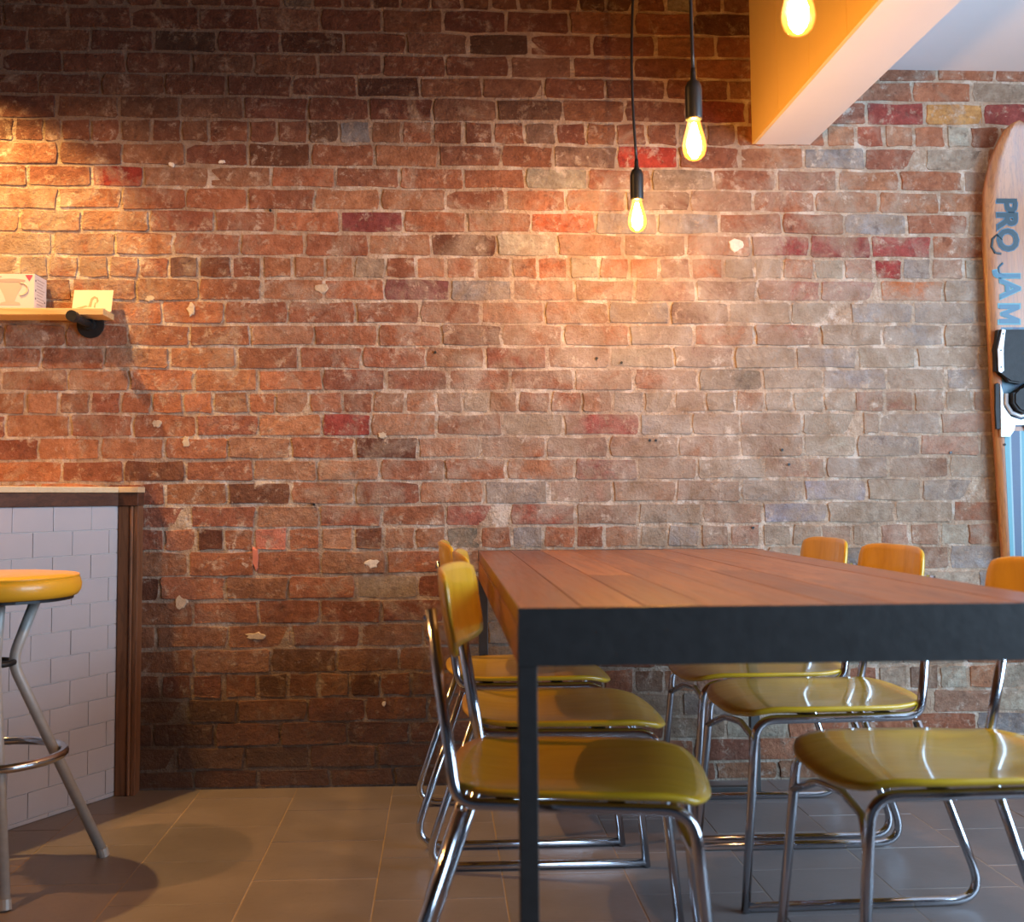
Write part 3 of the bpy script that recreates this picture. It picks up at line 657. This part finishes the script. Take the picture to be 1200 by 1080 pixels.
for a, b, m in ((-18, -4, M_BLUE), (-4, 3, M_NAVY), (3, 14, M_BLUE)): stripe('stripe', a, b, 384, 500, m)
# lettering, reading downwards
def text(body, px, py, size, ext, mat, yy, off):
    cu = bpy.data.curves.new('t', 'FONT'); cu.body = body; cu.size = size; cu.extrude = ext; cu.offset = off; cu.space_character = .98; cu.resolution_u = 3; cu.align_x = 'CENTER'; cu.align_y = 'CENTER'
    to = bpy.data.objects.new('t', cu); COL.objects.link(to); dg = bpy.context.evaluated_depsgraph_get(); me = bpy.data.meshes.new_from_object(to.evaluated_get(dg))
    bpy.data.objects.remove(to); x, z = S2(px, py)
    # text x -> -z, text y -> +x, normal -> -y
    me.transform(Matrix(((0, 1, 0, x), (0, 0, -1, yy), (-1, 0, 0, z), (0, 0, 0, 1)))); me.materials.clear()
    return link('lettering', me, mat, SK)
def serifs(px, py, y0s, mat): pass
text('PRO', 1177, 264, .098, .0006, M_BLUE, -.0132, .0060); text('PRO', 1177, 264, .098, .0006, M_TEAL, -.0142, .0030)
text('JA', 1180, 335, .098, .0006, M_AQUA, -.0132, .0050); text('JA', 1180, 335, .098, .0006, M_BLUE, -.0142, .0020)
MP = [(0, 0), (0, 1), (.26, 1), (.5, .45), (.74, 1), (1, 1), (1, 0), (.76, 0), (.76, .56), (.58, .1), (.42, .1), (.24, .56), (.24, 0)]
for g_, m_, y_ in ((1.10, M_AQUA, -.0130), (.96, M_BLUE, -.0140)):
    prism('lettering', [S2(1180.5+(h-.5)*24.5*g_, 368.5+(u-.5)*23*g_) for u, h in MP], y_, y_+.0012, m_, SK)
# swash of the R and curl of the J
def sw(pts, r, mat, yy): bmobj('lettering', tube([(S2(x, y)[0], yy, S2(x, y)[1]) for x, y in pts], r, 8), mat, SK)
sw([(1172, 282), (1166, 276), (1161, 281), (1160, 290), (1164, 297), (1171, 298)], .0045, M_TEAL, -.0112)
sw([(1173, 309), (1168, 314), (1169, 321), (1176, 324)], .004, M_BLUE, -.0112)
# bindings
def ppoly(name, pts, y0, y1, mat, bev=.0, parent=SK): return prism(name, [S2(x, y) for x, y in pts], y0, y1, mat, parent, bev)
fb_ = ppoly('front_binding', [(1163, 388), (1207, 388), (1213, 410), (1211, 436), (1205, 438), (1200, 447), (1188, 451), (1176, 449), (1168, 438), (1160, 436), (1160, 410)], -.045, -.013, M_RUB, .006)
for s in (1, -1):
    f = lambda x: x if s > 0 else 2*1186-x
    P_ = [(1166, 388), (1170, 389), (1167, 410), (1168, 436), (1165, 438.5), (1162, 437), (1161, 412)]
    pl_ = ppoly('binding_strip', [(f(x), y) for x, y in P_][::s], -.050, -.044, M_PLATE, .001, fb_)
    for x, y in ((1167, 393.5), (1164.3, 412.5), (1164.5, 432)):
        a_ = S2(f(x), y); bmobj('screw', tube([(a_[0], -.0512, a_[1]), (a_[0], -.049, a_[1])], .003, 8), M_RUB, fb_)
    b2 = None
    ppoly('binding_rail', [(f(x), y) for x, y in [(1163, 451), (1166, 449), (1170, 458), (1170, 503), (1164, 503), (1163, 480)]][::s], -.022, -.012, M_RUB, .001)
rb = ppoly('rear_plate', [(1168, 450), (1171, 460), (1172, 478), (1180, 489), (1192, 493), (1204, 489), (1212, 478), (1213, 460), (1216, 450), (1216, 512), (1205, 512), (1205, 508), (1200, 505), (1197, 498), (1185, 498), (1184, 505), (1179, 512), (1169, 512)], -.026, -.013, M_PLATE, .001)
sw([(1174, 462), (1174, 474), (1180, 484), (1190, 488), (1200, 486), (1208, 478), (1210, 462)], .0072, M_PLATE, -.030)
ppoly('rear_binding', [(1178, 462), (1186, 460), (1192, 453), (1200, 448), (1210, 449), (1209, 474), (1202, 483), (1192, 486), (1184, 482), (1178, 474)], -.060, -.013, M_RUB, .006)
a_ = S2(1175, 521); bmobj('screw', tube([(a_[0], -.0145, a_[1]), (a_[0], -.011, a_[1])], .0045, 10), M_RUB, SK)
for py in (250, 600):
    a_ = S2(cxl(py), py); bmobj('hanger', tube([(a_[0], 0, a_[1]), (a_[0], .034, a_[1])], .008, 10), M_PIPE, SK)
